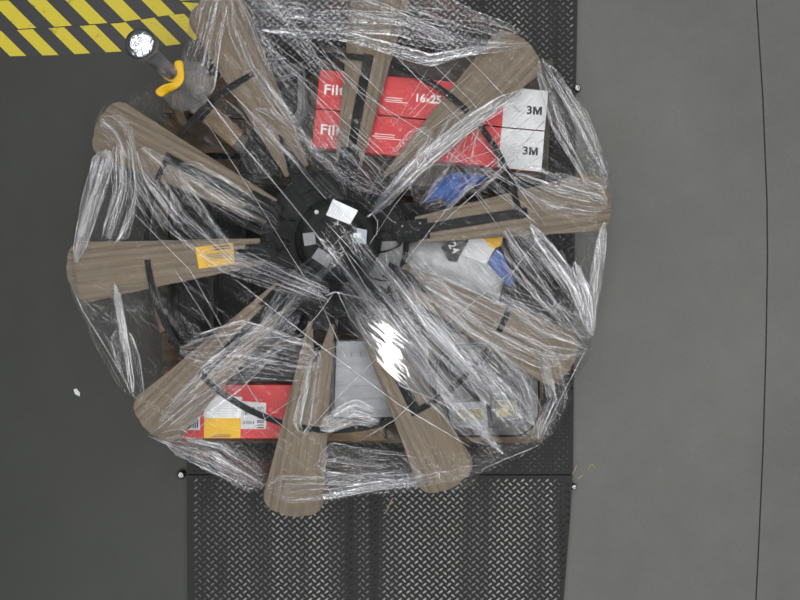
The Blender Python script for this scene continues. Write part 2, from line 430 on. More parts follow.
text_obj('Filtrete', 348, 91.5, zf+.0012, 10, tr, M['whitetext'], f1, bold=.02, sx=1.12)
text_obj('Filtrete', 344.5, 131.5, zf+.0012, 10, tr, M['whitetext'], f2, bold=.02, sx=1.12)
text_obj('16', 420, 98.5, zf+.0012, 8, tr, M['whitetext'], f1, bold=.02)
text_obj('x', 428, 99.5, zf+.0012, 7, tr, M['whitetext'], f1)
text_obj('25', 436, 100, zf+.0012, 8, tr, M['whitetext'], f1, bold=.035)
def three_m(px, py, hpx, parent, rot=R(-3)):
    text_obj('3', px-4.6, py, zf+.0027, hpx, rot, M['blacktext'], parent, bold=.03, sx=1.15)
    k = hpx*(H-zf)/F; wd = 1.12
    pts = [(0, 0), (0, 1), (.30, 1), (wd/2, .48), (wd-.30, 1), (wd, 1), (wd, 0), (wd-.27, 0), (wd-.27, .62), (wd/2+.12, 0), (wd/2-.12, 0), (.27, .62), (.27, 0)]
    c = W(px-1.2, py+hpx/2, zf+.0027); bm = bmesh.new()
    vs = [bm.verts.new(c + Matrix.Rotation(rot, 3, 'Z') @ Vector((x_*k, y_*k, 0))) for x_, y_ in pts]
    f = bm.faces.new(vs); bmesh.ops.triangulate(bm, faces=[f])
    bmesh.ops.recalc_face_normals(bm, faces=bm.faces)
    build('lettering', bm, M['blacktext'], parent)
three_m(534, 110.5, 8, f1)
three_m(530, 151, 8, f2)
def lines(px, py, n, ln, dy, z, m, parent, rot=tr, name='fine_print', th=.55):
    bm = bmesh.new()
    for i in range(n):
        q = W(px + random.Random(i).random()*2, py + dy*i, z); k = (H-z)/F
        L_ = ln*(.75 + .25*random.Random(i*7+1).random())*k
        box_bm(q.x + L_/2, q.y, z, L_, th*k, .0004, bm, rot)
    return build(name, bm, m, parent)
lines(384, 98, 3, 22, 2.1, zf+.0008, M['whitetext'], f1)
lines(373, 134.5, 3, 26, 2.2, zf+.0008, M['whitetext'], f2)
lines(512, 106, 4, 10, 1.8, zf+.0022, M['dimlabel'], f1, th=.4)
lines(508, 147, 4, 10, 1.8, zf+.0022, M['dimlabel'], f2, th=.4)

# labelled red box lower left
zr = .385
rb = thing('red_labelled_box', 'red box with barcode labels and a yellow sticker, lower left of load', 'box', (*W(236, 412, ZB)[:2], ZB+GAP))
build('carton', prism_px([(184, 385), (300, 385), (297, 438.5), (172, 438.5)], ZB+GAP, zr, bevel=.002), M['red'], rb)
def label(parent, poly, z, m, name='label'):
    return build(name, prism_px(poly, z, z+.0008), m, parent)
label(rb, [(182, 414), (200, 414), (200, 430), (177, 430)], zr, M['white'])
label(rb, [(204, 398), (266, 403), (266, 429), (204, 429)], zr, M['white'])
label(rb, [(211, 395), (242, 397), (240, 420), (208, 419)], zr+.001, M['silver'], 'silver_sticker')
label(rb, [(204, 418), (240.5, 418), (240.5, 438), (204, 438)], zr+.0022, M['yellow'], 'yellow_sticker')
def barcode(parent, x0, x1, y0, y1, z, seed, vert=True):
    rnd = random.Random(seed); bm = bmesh.new()
    a, b = (x0, x1) if vert else (y0, y1)
    p = a
    while p < b:
        wd = rnd.choice((.5, .9, 1.3))
        q = [(p, y0), (p+wd, y0), (p+wd, y1), (p, y1)] if vert else [(x0, p), (x1, p), (x1, p+wd), (x0, p+wd)]
        prism_px(q, z, z+.0004, bm); p += wd + rnd.choice((.6, 1.0, 1.5))
    return build('barcode', bm, M['blacktext'], parent)
barcode(rb, 183, 198, 417, 428, zr+.0009, 1)
barcode(rb, 257, 264, 407, 427, zr+.0009, 2, False)
barcode(rb, 243, 254, 407, 415, zr+.0009, 3)
barcode(rb, 243, 254, 421, 424, zr+.0009, 4)
lines(212, 435, 2, 22, 1.6, zr+.0032, M['blacktext'], rb, 0, th=.7)
lines(213, 404, 6, 24, 2.4, zr+.0020, M['dimlabel'], rb, 0, th=.4)

# grey white box
zg = .40
gb = thing('grey_white_box', 'pale grey flapped carton between the two lowest fan blades', 'box', (*W(382, 380, ZB)[:2], ZB+GAP))
build('carton', prism_px([(336.5, 341), (428, 341), (430, 417), (334, 417)], ZB+GAP, zg-.003), M['greybox'], gb)
build('flap', prism_px([(337, 341.5), (427.5, 341.5), (429, 386), (335.5, 386)], zg-.003, zg, bevel=.001), M['greybox'], gb)
build('flap', prism_px([(335.4, 387.3), (429.2, 387.3), (429.4, 398), (335, 398)], zg-.003, zg-.0008), M['greybox'], gb)
build('flap', prism_px([(335, 399), (429.5, 399), (430, 416.5), (334.5, 416.5)], zg-.003, zg, bevel=.001), M['greybox'], gb)
for x in (350.5, 360):
    bm = bmesh.new()
    p = W(x, 354.5, zg); tube_bm([p + Vector((math.cos(a)*.0035, math.sin(a)*.006, .0006)) for a in [k*PI/6-PI/2 for k in range(7)]], .0008, 6, bm)
    build('printed_mark', bm, M['blacktext'], gb)
build('side_panel', prism_px([(330.5, 343), (335.5, 341), (333, 417), (329.5, 415)], ZB+GAP, zg-.012), M['grey'], gb)

# upper left: brown carton with black strap, grey tub, black canister
zc = .36
bc = thing('strapped_carton', 'brown carton with black strap behind the upper left blade', 'box', (*W(218, 122, ZB)[:2], ZB+GAP))
build('carton', prism_px([(190, 112), (206, 98), (244, 132), (232, 147)], ZB+GAP, zc, bevel=.003), M['card'], bc)
A, B = W(232, 103, zc), W(206, 133, zc)
build('strap', prism_px([(211, 102.5), (215, 106), (202, 122), (198.5, 118.5)], zc, zc+.002), M['black'], bc)
bcr = carton('wood_offcut', [(172, 104), (182, 108), (192, 134), (178, 124)], ZB, .30, M['pine'], 'short wooden block beside the upper left blade, below chrome pole', 'wood block')
tb = thing('grey_tub', 'grey plastic tub with rounded rim left of the red filter boxes', 'tub', (*W(284, 92, ZB)[:2], ZB+GAP))
def rrect(x0, y0, x1, y1, r, n=5):
    out = []
    for cx, cy, a in ((x1-r, y0+r, -90), (x1-r, y1-r, 0), (x0+r, y1-r, 90), (x0+r, y0+r, 180)):
        for k in range(n+1):
            t = R(a + 90*k/n); out.append((cx + r*math.cos(t), cy + r*math.sin(t)))
    return out
tp = rrect(248, 60, 304, 124, 14)
build('tub_body', prism_px(tp, ZB+GAP, .33), M['grey'], tb)
rp = [W(x, y, .338) for x, y in tp]; build('tub_rim', tube_bm(rp+[rp[0]], .006, 8), M['grey'], tb, True)
build('tub_lid', prism_px(rrect(254, 66, 298, 118, 12), .33, .336, bevel=.001), M['charcoal'], tb)
hp = [W(x, y, z) for x, y, z in ((255, 92, .34), (268, 84, .36), (286, 77, .37), (300, 72.5, .375), (300, 74, .34))]
build('handle', tube_bm(hp, .005, 8), M['hubgrey'], tb, True)
carton('shade_block', [(252, 128), (280, 128), (278, 176), (240, 176), (238, 166)], ZB, .28, M['black'], 'added black block for the shade between upper left blade and the fan hub, beyond the strapped carton', 'shade block')  # black block added to stand in for shade below the carton
# black canister near the hub top
p = W(293, 162, .3)
cn = thing('black_canister', 'black round canister just above the fan hub', 'canister', (p.x, p.y, ZB+GAP))
build('canister_body', lathe_bm(p.x, p.y, [(0, ZB+GAP), (.030, ZB+GAP), (.030, .35), (.026, .36), (0, .36)], 28), M['black'], cn, True)
build('canister_cap', lathe_bm(p.x, p.y, [(0, .3605), (.018, .3605), (.018, .378), (.014, .381), (0, .381)], 24), M['black_metal'], cn, True)

# blob helper for soft bags
def pillow(poly, z0, h, seed, amp=.006, n=26):
    """inflated pouch over a px outline"""
    P = [W(x, y, z0+h*.5) for x, y in poly]
    # resample outline
    per = [0]
    m = len(P)
    for i in range(m): per.append(per[-1] + (P[(i+1) % m]-P[i]).length)
    K = 72; ring = []
    for k in range(K):
        d = per[-1]*k/K; i = max(j for j in range(m) if per[j] <= d + 1e-9)
        t = (d-per[i])/(per[i+1]-per[i]); ring.append(P[i].lerp(P[(i+1) % m], t))
    c = sum(ring, Vector())/K
    bm = bmesh.new(); rows = []
    for s in (-1, 1):
        rr = []
        for j in range(n):
            f = (j+1)/n if s < 0 else 1-(j)/n
            lst = []
            for q in ring:
                x = c.x + (q.x-c.x)*f; y = c.y + (q.y-c.y)*f
                prof = (max(0, 1-f**2.6))**.5
                nz_ = noise.noise(Vector((x*22+seed, y*22, s*3)))*amp + noise.noise(Vector((x*60+seed, y*60, s*3)))*amp*.5
                z = z0 + h*.5 + s*h*.5*prof + (nz_*prof if s > 0 else 0)
                if s < 0: z = max(z, z0)
                lst.append(bm.verts.new((x, y, z)))
            rr.append(lst)
        rows += rr if s < 0 else rr[1:]
    for a, b in zip(rows, rows[1:]):
        for k in range(K): bm.faces.new((a[k], a[(k+1) % K], b[(k+1) % K], b[k]))
    bm.faces.new(rows[0][::-1]); bm.faces.new(rows[-1])
    bmesh.ops.recalc_face_normals(bm, faces=bm.faces)
    return bm
zb = .326
bg = thing('milky_plastic_bag', 'crumpled milky plastic bag with a black printed panel, right of hub', 'bag', (*W(455, 268, zb)[:2], zb))
build('bag_body', pillow([(398, 246), (425, 238), (470, 240), (505, 276), (498, 302), (470, 298), (430, 280), (402, 268)], zb+.001, .07, 3), M['bag'], bg, True)
def slab(poly, z, m, name, parent, tilt=0, th=.0015):
    return build(name, prism_px(poly, z, z+th), m, parent)
slab([(441, 248), (452, 237), (467, 240), (457, 262), (449, 261)], .399, M['blacktext'], 'printed_panel', bg)
text_obj('24', 453.5, 248, .4012, 8, R(-62), M['whitetext'], bg, bold=.01)
text_obj('RX', 459, 251, .4012, 4.5, R(-62), M['whitetext'], bg, bold=.0) if False else None
slab([(461, 255), (471, 236), (500, 240), (486, 264)], .4035, M['white'], 'white_tag', bg)
slab([(479, 235), (503, 236), (501, 246), (492, 249)], .4055, M['yellow'], 'yellow_tag', bg)
bs = tag(build('blue_strap', prism_px([(488, 262), (498, 247), (506, 262), (515, 282), (508, 287)], .385, .398, bevel=.003), M['blue']), 'blue strap end poking out by the yellow tag', 'strap')
bb = tag(build('blue_bag', pillow([(423, 203), (434, 182), (452, 172), (480, 173), (488, 178), (466, 192), (452, 207), (440, 200)], .3265, .07, 9, .008), M['blue'], None, True), 'crumpled bright blue bag under the film, nearer side of red filter boxes', 'bag')
carton('black_case', [(499, 178), (546, 176), (546, 194), (497, 196)], .326, .375, M['black'], 'flat black case above the right fan blade', 'case')
carton('dark_plate', [(520, 214), (552, 214), (552, 318), (520, 300)], .326, .36, M['charcoal'], 'dark panel standing under the film near right edge of load', 'plate')

# lower right: translucent tub with packs
M['frost'] = mat('frosted_plastic', (.62, .66, .68), .35)
M['frost'].node_tree.nodes['Principled BSDF'].inputs['Alpha'].default_value = .45
ct = thing('clear_tub', 'translucent plastic tub with packs at lower right of the load', 'tub', (*W(487, 390, ZB)[:2], ZB+GAP))
tp = rrect(436, 344, 539, 436, 26, 8)
build('tub_floor', prism_px(tp, ZB+GAP, ZB+.006, zref=.33), M['grey'], ct)
ring = [W(x, y, .33) for x, y in tp]; cc = sum(ring, Vector())/len(ring)
bm = bmesh.new(); lo = [bm.verts.new((cc.x+(v.x-cc.x)*.93, cc.y+(v.y-cc.y)*.93, ZB+.0065)) for v in ring]; hi = [bm.verts.new(v) for v in ring]
for k in range(len(ring)): bm.faces.new((lo[k], lo[(k+1) % len(ring)], hi[(k+1) % len(ring)], hi[k]))
build('tub_wall', bm, M['frost'], ct, True)
build('tub_rim', tube_bm(ring+[ring[0]], .0035, 8), M['black_metal'], ct, True)
zt = ZB+.007
def pack(poly, inner, z0, z1, m, mi, label_, name='clamshell_pack', grp='packs in the clear tub'):
    t = thing(name, label_, 'pack', (*W(sum(p[0] for p in poly)/len(poly), sum(p[1] for p in poly)/len(poly), z0)[:2], z0+GAP), grp)
    build('tray', prism_px(poly, z0+GAP, z1, bevel=.004), m, t)
    build('contents', prism_px(inner, z1, z1+.006, bevel=.002), mi, t)
    return t
pack([(447, 403), (486, 401), (488, 428), (453, 428)], [(455, 410), (482, 408), (484, 419), (458, 421)], zt, .29, M['greybox'], M['food'], 'frosted tray with greenish contents, left of two in the clear tub')
pack([(493, 394), (521, 396), (521, 420), (492, 424)], [(497, 400), (517, 401), (517, 415), (497, 418)], zt, .29, M['grey'], M['food'], 'frosted tray with greenish contents, right of two in the clear tub')
gp = pack([(480, 360), (500, 349), (514, 374), (492, 386)], [(484, 361), (499, 353), (510, 372), (494, 381)], zt, .31, M['grey'], M['taupe'], 'grey brown lidded case with faint white print in the clear tub', 'lidded_case', None)
lines(488, 364, 3, 12, 3, .318, M['whitetext'], gp, R(-40), th=.8)
p = W(463, 367, .3)
gc = thing('round_container', 'grey round container at the upper left of the clear tub', 'container', (p.x, p.y, zt+.0005))
build('container_body', lathe_bm(p.x, p.y, [(0, zt+.0005), (.036, zt+.0005), (.042, .30), (.04, .305), (.036, .305), (.034, .298), (0, .298)], 36), M['grey'], gc, True)
build('container_rim', lathe_bm(p.x, p.y, [(.0425, .299), (.045, .302), (.0425, .306), (.0415, .303)], 36), M['greybox'], gc, True)

# leaning board left
lb = tag(build('pine_stick', prism_px([(149, 284), (157, 282), (166, 330), (160, 334)], ZB+.001, .30, bevel=.002), M['pine']), 'narrow pine stick standing on pallet edge beneath the left blade', 'stick')

# ---------------------------------------------------------------- windmill fan
ZF = .47
hc = W(334, 243, ZF)
fan = thing('windmill_ceiling_fan', 'ten-blade windmill ceiling fan with oak-look blades lying flat on the boxes', 'ceiling fan', (hc.x, hc.y, ZF-.05))
pxm = (H-ZF)/F
Rt, Ri, Rr = 268*pxm, 72*pxm, 188*pxm
PITCH = R(-11)
def blade_mesh(slot):
    def hw(r): return (13.2 + (r-72)*.094)*pxm
    out = []
    rt = 268; cr = 17
    # top side (positive y) from inner to tip
    out.append((72*pxm, hw(72)))
    for r in (110, 160, 210): out.append((r*pxm, hw(r)))
    hy = hw(rt)/pxm
    for k in range(8):
        t = R(90 - 90*k/7); out.append(((rt-3-cr + cr*math.cos(t))*pxm, (hy-1-cr + cr*math.sin(t))*pxm))
    for yy in (6, -6): out.append(((rt - 1 + .6)*pxm, yy*pxm))
    for k in range(8):
        t = R(0 - 90*k/7); out.append(((rt-3-cr + cr*math.cos(t))*pxm, (-(hy-1-cr) + cr*math.sin(t))*pxm))
    for r in (210, 160, 110): out.append((r*pxm, -hw(r)))
    out.append((72*pxm, -hw(72)))
    sw, se = (5.2, 184) if slot else (3.2, 112)
    if slot:
        out += [(Ri, -sw*pxm), (se*pxm, -sw*pxm), (se*pxm, sw*pxm), (Ri, sw*pxm)]
    else:
        out += [(Ri, -9*pxm), (se*pxm, -1*pxm), (se*pxm, 1*pxm), (Ri, 9*pxm)]
    bm = bmesh.new(); th = .006
    lo = [bm.verts.new((x, y, -th/2)) for x, y in out]; hi = [bm.verts.new((x, y, th/2)) for x, y in out]
    n = len(out)
    ft = bm.faces.new(hi[::-1]); fb = bm.faces.new(lo)
    for i in range(n): bm.faces.new((lo[i], lo[(i+1) % n], hi[(i+1) % n], hi[i]))
    bmesh.ops.recalc_face_normals(bm, faces=bm.faces)
    bmesh.ops.triangulate(bm, faces=[f for f in bm.faces if len(f.verts) > 4])
    me = bpy.data.meshes.new('blade'); bm.to_mesh(me); bm.free(); me.materials.append(M['wood']); return me
bmesh_s, bmesh_n = blade_mesh(True), blade_mesh(False)
for i in range(10):
    ang = R(9 + 36*i + {1: 1.0, 2: -1.5, 5: -2.4, 8: -1.2}.get(i, 0)); slot = i % 2 == 0
    o = bpy.data.objects.new('blade', bmesh_s if slot else bmesh_n); C.objects.link(o); o.parent = fan
    sl = {0: 12, 1: 11, 3: 9, 2: 8, 4: -2, 6: -3, 5: 1, 7: 9, 8: 4}.get(i, 0)*pxm
    o.location = (math.cos(ang)*sl, math.sin(ang)*sl, .05); o.rotation_euler = (PITCH, 0, ang)
    # texture offset per blade comes from a small slide of the shared grain: object coords stay local
    d = Vector((math.cos(ang), math.sin(ang), 0)); nn = Vector((-d.y, d.x, 0))
    def bar(r0, r1, wpx, z0, z1, name, m, off=0, par=fan):
        q = [hc + d*(r0*pxm) + nn*((off-wpx/2)*pxm), hc + d*(r1*pxm) + nn*((off-wpx/2)*pxm), hc + d*(r1*pxm) + nn*((off+wpx/2)*pxm), hc + d*(r0*pxm) + nn*((off+wpx/2)*pxm)]
        return build(name, prism_bm([tuple(v[:2]) for v in q], z0, z1, bevel=.001), m, par)
    if slot:
        arm = bar(60, 188, 9.2, ZF-.006, ZF+.007, 'blade_arm', M['black_metal'])
        br_ = bar(62, 96, 21, ZF+.007, ZF+.011, 'arm_bracket', M['black_metal'])
    else:
        br_ = bar(58, 88, 17, ZF+.004, ZF+.009, 'blade_clip', M['black_metal'])
    for r in ((70, 6), (70, -6), (88, 6), (88, -6)) if slot else ((66, 4), (66, -4), (82, 4), (82, -4)):
        q = hc + d*(r[0]*pxm) + nn*(r[1]*pxm); z = ZF+.011 if slot else ZF+.009
        build('screw', lathe_bm(q.x, q.y, [(.0035, z), (.0032, z+.002), (0, z+.003)], 8), M['screw' if r[1] > 0 and slot else 'black_metal'], br_, True)
# ring
bm = bmesh.new(); n = 200
rings = []
for k in range(n):
    a = 2*PI*k/n; r = 187*pxm
    rings.append([bm.verts.new(hc + Vector((math.cos(a)*(r+q[0]), math.sin(a)*(r+q[0]), q[1]))) for q in ((-.009, -.003), (.009, -.003), (.009, .006), (-.009, .006))])
for k in range(n):
    for j in range(4): bm.faces.new((rings[k][j], rings[(k+1) % n][j], rings[(k+1) % n][(j+1) % 4], rings[k][(j+1) % 4]))
build('outer_ring', bm, M['black_metal'], fan)
# hub
build('hub_plate', lathe_bm(hc.x, hc.y, [(0, ZF-.028), (74*pxm, ZF-.028), (75*pxm, ZF-.022), (74*pxm, ZF-.016), (0, ZF-.016)], 64), M['hub'], fan)
build('hub_rim', lathe_bm(hc.x, hc.y, [(70*pxm, ZF-.015), (72*pxm, ZF-.009), (70*pxm, ZF-.0145)], 64), M['black_metal'], fan, True)
dc = W(338, 240, .52)
build('motor_housing', lathe_bm(dc.x, dc.y, [(0, ZF-.015), (40*pxm, ZF-.015), (43*pxm, ZF+.0), (43*pxm, ZF+.035), (39*pxm, ZF+.046), (28*pxm, ZF+.050), (27*pxm, ZF+.048), (0, ZF+.048)], 56), M['hub'], fan, True)
build('motor_seam', lathe_bm(dc.x, dc.y, [(36*pxm, ZF+.047), (37*pxm, ZF+.051), (35*pxm, ZF+.0505)], 56), M['black_metal'], fan, True)
gz = ZF-.0155
build('plate_sheen', prism_bm([tuple((hc+Vector((math.cos(R(t))*r_*pxm, math.sin(R(t))*r_*pxm, 0)))[:2]) for t, r_ in [(a, 69) for a in range(-42, 3, 4)]+[(a, 46) for a in range(2, -43, -4)]], gz, gz+.004), M['hubgrey'], fan)  # grey arc piece painting in the reflection on the hub plate
zl = ZF+.0485
def flab(poly, z, m, name): return build(name, prism_px(poly, z, z+.001), m, fan)
lab = flab([(333, 199), (358, 210.5), (350, 224.5), (326, 215)], ZF+.052, M['silver'], 'white_label'); lab['label'] = 'white label with faint print'
bm = bmesh.new()
for i in range(8):
    q = W(333+i*2.4, 202+i*1.1, ZF+.0535); e = q+Vector((-.016, -.030, 0))*1.05
    tube_bm([q+Vector((0, -.003, 0)), e], .0004, 4, bm)
build('label_print', bm, M['dimlabel'], lab)
lab = flab([(357, 228), (367, 230), (366, 244), (356, 243)], ZF+.052, M['bluegrey'], 'blue_label'); lab['label'] = 'pale blue label'
flab([(302.5, 233.5), (314.5, 232), (316, 244), (304.5, 246)], ZF+.052, M['dimlabel'], 'grey_label')
flab([(318.5, 247.5), (333.5, 258), (327, 268), (311.5, 257.5)], ZF+.052, M['dimlabel'], 'grey_label')
flab([(353, 233), (361, 233), (361, 238), (353, 238)], ZF+.053, M['silver'], 'small_label')
p = W(316.5, 212, ZF+.05); build('white_plug', lathe_bm(p.x, p.y, [(.0065, ZF+.047), (.006, ZF+.054), (0, ZF+.056)], 20), M['white'], fan, True)
rnd = random.Random(4)
for k in range(7):   # loose wires and connectors on the hub plate
    a = R(150 + k*33); r0, r1 = 45, 68
    pts = []
    for j in range(9):
        t = j/8; rr = (r0 + (r1-r0)*math.sin(t*PI))*pxm; aa = a + R(28)*t
        pts.append(hc + Vector((math.cos(aa)*rr, math.sin(aa)*rr, .0-.008 + .01*math.sin(t*PI*2+k))))
    build('wire', tube_bm(pts, .0025, 6), M['black_metal'], fan, True)
# yellow warning label on the left blade (follows pitch)
lb_ = bpy.data.objects.new('warning_label', None)
bm = bmesh.new(); a10 = R(186.6)
dd = Vector((math.cos(a10), math.sin(a10), 0)); nn_ = Vector((-dd.y, dd.x, 0))
def on_blade(x, y, z, ang):   # px offsets along the blade
    v = Matrix.Rotation(ang, 3, 'Z') @ (Matrix.Rotation(PITCH, 3, 'X') @ Vector((x*pxm, y*pxm, z)))
    return hc + v
qs = [on_blade(x, y, .0036, a10) for x, y in ((100, -12), (138, -12), (137, 10), (101, 9))]
bm.faces.new([bm.verts.new(v) for v in qs])
qs2 = [v+Vector((0, 0, .0008)) for v in qs]; bm.faces.new([bm.verts.new(v) for v in qs2])
wl = build('warning_label', bm, M['yellow'], fan); wl['label'] = 'yellow warning label'
bm = bmesh.new()
for (x0_, x1_, y) in ((103, 114, -10), (116, 120, -10), (103, 112, -7.5), (114, 119, -7.5), (108, 128, -3), (106, 126, -1), (108, 124, 1)):
    th = .9 if y < -5 else .35
    bm.faces.new([bm.verts.new(on_blade(a_, b_, .0050, a10)) for a_, b_ in ((x0_, y-th), (x1_, y-th), (x1_, y+th), (x0_, y+th))])
build('label_print', bm, M['blacktext'], wl)

# ---------------------------------------------------------------- chrome pole
pb = W(181, 84, .47)
po = thing('chrome_pole', 'upright chrome pole with round cap at the upper left corner of load', 'pole', (pb.x, pb.y, ZB))
x, y = pb.x, pb.y
build('tube', lathe_bm(x, y, [(0, ZB+.001), (.021, ZB+.001), (.021, 1.12), (0, 1.12)], 32), M['chrome'], po, True)
M['chrome_cap'] = noisy('chrome_painted_reflection', (.8, .82, .86), (.5, .53, .6), (70, 70, 70), .18, metal=1, bump=1.0, detail=2)  # blue-grey patches and bumps paint in a broken reflection on the cap
build('cap', lathe_bm(x, y, [(.0, 1.121), (.026, 1.121), (.026, 1.128), (.0365, 1.132), (.0385, 1.14), (.0365, 1.148), (.034, 1.151), (.0385, 1.156), (.0385, 1.174), (.036, 1.182), (.031, 1.186), (.018, 1.1875), (.0, 1.188)], 32), M['chrome_cap'], po, True)
inner = [(153, 92), (159, 87), (165, 83.5), (172, 83), (177, 79), (177.5, 73), (175, 67), (173, 61)]
outer = [(162, 98.5), (166, 94), (171, 91), (179, 88), (184.5, 81), (184, 73), (183.5, 67), (183, 59)]
bm = bmesh.new()
L1 = [bm.verts.new(W(*q, .66+.008*math.sin(i*.9))) for i, q in enumerate(inner)]
L2 = [bm.verts.new(W(*q, .655-.006*math.sin(i*1.2))) for i, q in enumerate(outer)]
for i in range(len(L1)-1): bm.faces.new((L1[i], L1[i+1], L2[i+1], L2[i]))
cl_ = bm.edges.layers.float.new('crease_edge')
for e in bm.edges:
    if len(e.link_faces) == 1 and (e.verts[0] in (L1[0], L1[-1]) and e.verts[1] in (L2[0], L2[-1]) or e.verts[1] in (L1[0], L1[-1]) and e.verts[0] in (L2[0], L2[-1])): e[cl_] = 1
yt = build('tape_ribbon', bm, M['yellow'], po, True)
md = yt.modifiers.new('sub', 'SUBSURF'); md.levels = 2; md.render_levels = 2
md = yt.modifiers.new('sol', 'SOLIDIFY'); md.thickness = .0012
yt['label'] = 'yellow tape ribbon tied round pole'

# ---------------------------------------------------------------- stretch film
HULL = [(196, -14), (190, 20), (184, 46), (160, 79), (119, 96), (104, 106), (96, 124), (95, 140), (98, 152), (84, 205), (71.5, 268), (71.5, 290), (79, 308), (108, 355), (134, 398), (133, 415), (140, 430), (152, 438), (205, 462), (262, 488), (270, 502), (288, 511), (305, 512), (325, 503), (380, 491), (430, 487), (455, 490), (474, 484), (481, 471), (510, 458), (537, 447), (548, 428), (565, 395), (588, 360), (592, 345), (589, 325), (597, 270), (608, 218), (612, 194), (606, 172), (575, 115), (545, 70), (540, 50), (530, 37), (515, 30), (480, 14), (440, -2), (410, -22), (380, -28), (340, -22), (290, -28), (250, -33), (215, -27)]
hpts = [W(x, y, ZF) for x, y in HULL]
def hull_r(a):
    """distance from hub centre to the outline in direction a"""
    d = Vector((math.cos(a), math.sin(a))); best = .7
    for i in range(len(hpts)):
        p = hpts[i]-hc; q = hpts[(i+1) % len(hpts)]-hc
        e = q-p; den = d.x*(-e.y) + d.y*e.x
        if abs(den) < 1e-12: continue
        t = (p.x*(-e.y) + p.y*e.x)/den; s = (d.x*p.y - d.y*p.x)/den
        if t > 0 and -1e-6 <= s <= 1+1e-6: best = t
    return best
NA = 360
HR = [hull_r(2*PI*k/NA) for k in range(NA)]
def hr(a):
    f = (a/(2*PI) % 1)*NA; i = int(f) % NA; return HR[i]*(1-f+int(f)) + HR[(i+1) % NA]*(f-int(f))
def drape(x, y):
    v = Vector((x-hc.x, y-hc.y)); r = v.length; a = math.atan2(v.y, v.x)
    # on a blade the film rides ~2 cm over it, between blades it sags
    ph = ((math.degrees(a) - 9 + 18) % 36) - 18
    sag = (1-math.cos(R(ph*10)))/2
    rr = min(1, r/.7)
    z = ZF + .030 + .085*math.exp(-(r/.17)**2) - .028*sag*max(0, rr-.3)
    return z

flm = thing('stretch_film', 'clear crinkled stretch film wound over the fan and the pallet load', 'stretch film', (hc.x, hc.y, ZP))
def uvset(f, uv, vals):
    for l, q in zip(f.loops, vals): l[uv].uv = q

# thin top sheet
bm = bmesh.new(); uv = bm.loops.layers.uv.new(); NRD = 44; rows = []
for j in range(NRD+1):
    row = []
    for k in range(NA):
        a = 2*PI*k/NA; r = .10 + (hr(a)-.10)*j/NRD
        x = hc.x + math.cos(a)*r; y = hc.y + math.sin(a)*r
        z = drape(x, y) + noise.noise(Vector((x*14, y*14, 1)))*.006 + noise.noise(Vector((x*45, y*45, 4)))*.0015
        if j == NRD: z -= .012
        row.append(bm.verts.new((x, y, z)))
    rows.append(row)
ux, uy = Vector((.78, -.62, 0)), Vector((.62, .78, 0))
for a_, b_ in zip(rows, rows[1:]):
    for k in range(NA):
        q = (a_[k], b_[k], b_[(k+1) % NA], a_[(k+1) % NA]); f = bm.faces.new(q)
        uvset(f, uv, [(v.co.dot(ux), v.co.dot(uy)) for v in q])
ts = build('top_sheet', bm, M['film_thin'], flm, True)
# skirt from the outline down to the pallet foot
bm = bmesh.new(); uv = bm.loops.layers.uv.new(); rows = []; NZ = 16
fx0, fy0 = x0-.012, y0-.012; fx1, fy1 = x1+.012, y1+.012
fx, fy, fX, fY = [v for v in (fx0, fy0, fx1, fy1)]
def foot(a):
    d = Vector((math.cos(a), math.sin(a))); t = 9
    if d.x > 1e-6: t = min(t, (fX-hc.x)/d.x)
    if d.x < -1e-6: t = min(t, (fx-hc.x)/d.x)
    if d.y > 1e-6: t = min(t, (fY-hc.y)/d.y)
    if d.y < -1e-6: t = min(t, (fy-hc.y)/d.y)
    return min(t, hr(a)-.004)
for j in range(NZ+1):
    t = j/NZ; row = []
    for k in range(NA):
        a = 2*PI*k/NA; ra = hr(a); rb_ = foot(a)
        tt = t**.8; r = ra + (rb_-ra)*tt - .01*math.sin(PI*t) + .006*math.sin(k*1.7+t*5)*math.sin(PI*t)*noise.noise(Vector((k*.13, t*3, 0)))
        x = hc.x + math.cos(a)*r; y = hc.y + math.sin(a)*r; z0_ = drape(x, y)-.012 if j == 0 else None
        zt_ = drape(hc.x+math.cos(a)*ra, hc.y+math.sin(a)*ra)-.012
        row.append(bm.verts.new((x, y, zt_ + (ZP+.02-zt_)*t)))
    rows.append(row)
for j, (a_, b_) in enumerate(zip(rows, rows[1:])):
    for k in range(NA):
        f = bm.faces.new((a_[k], a_[(k+1) % NA], b_[(k+1) % NA], b_[k]))
        uvset(f, uv, [(j/NZ*.5, k*.012), (j/NZ*.5, (k+1)*.012), ((j+1)/NZ*.5, (k+1)*.012), ((j+1)/NZ*.5, k*.012)])
build('side_skirt', bm, M['film_skirt'], flm, True)

THREADS = []
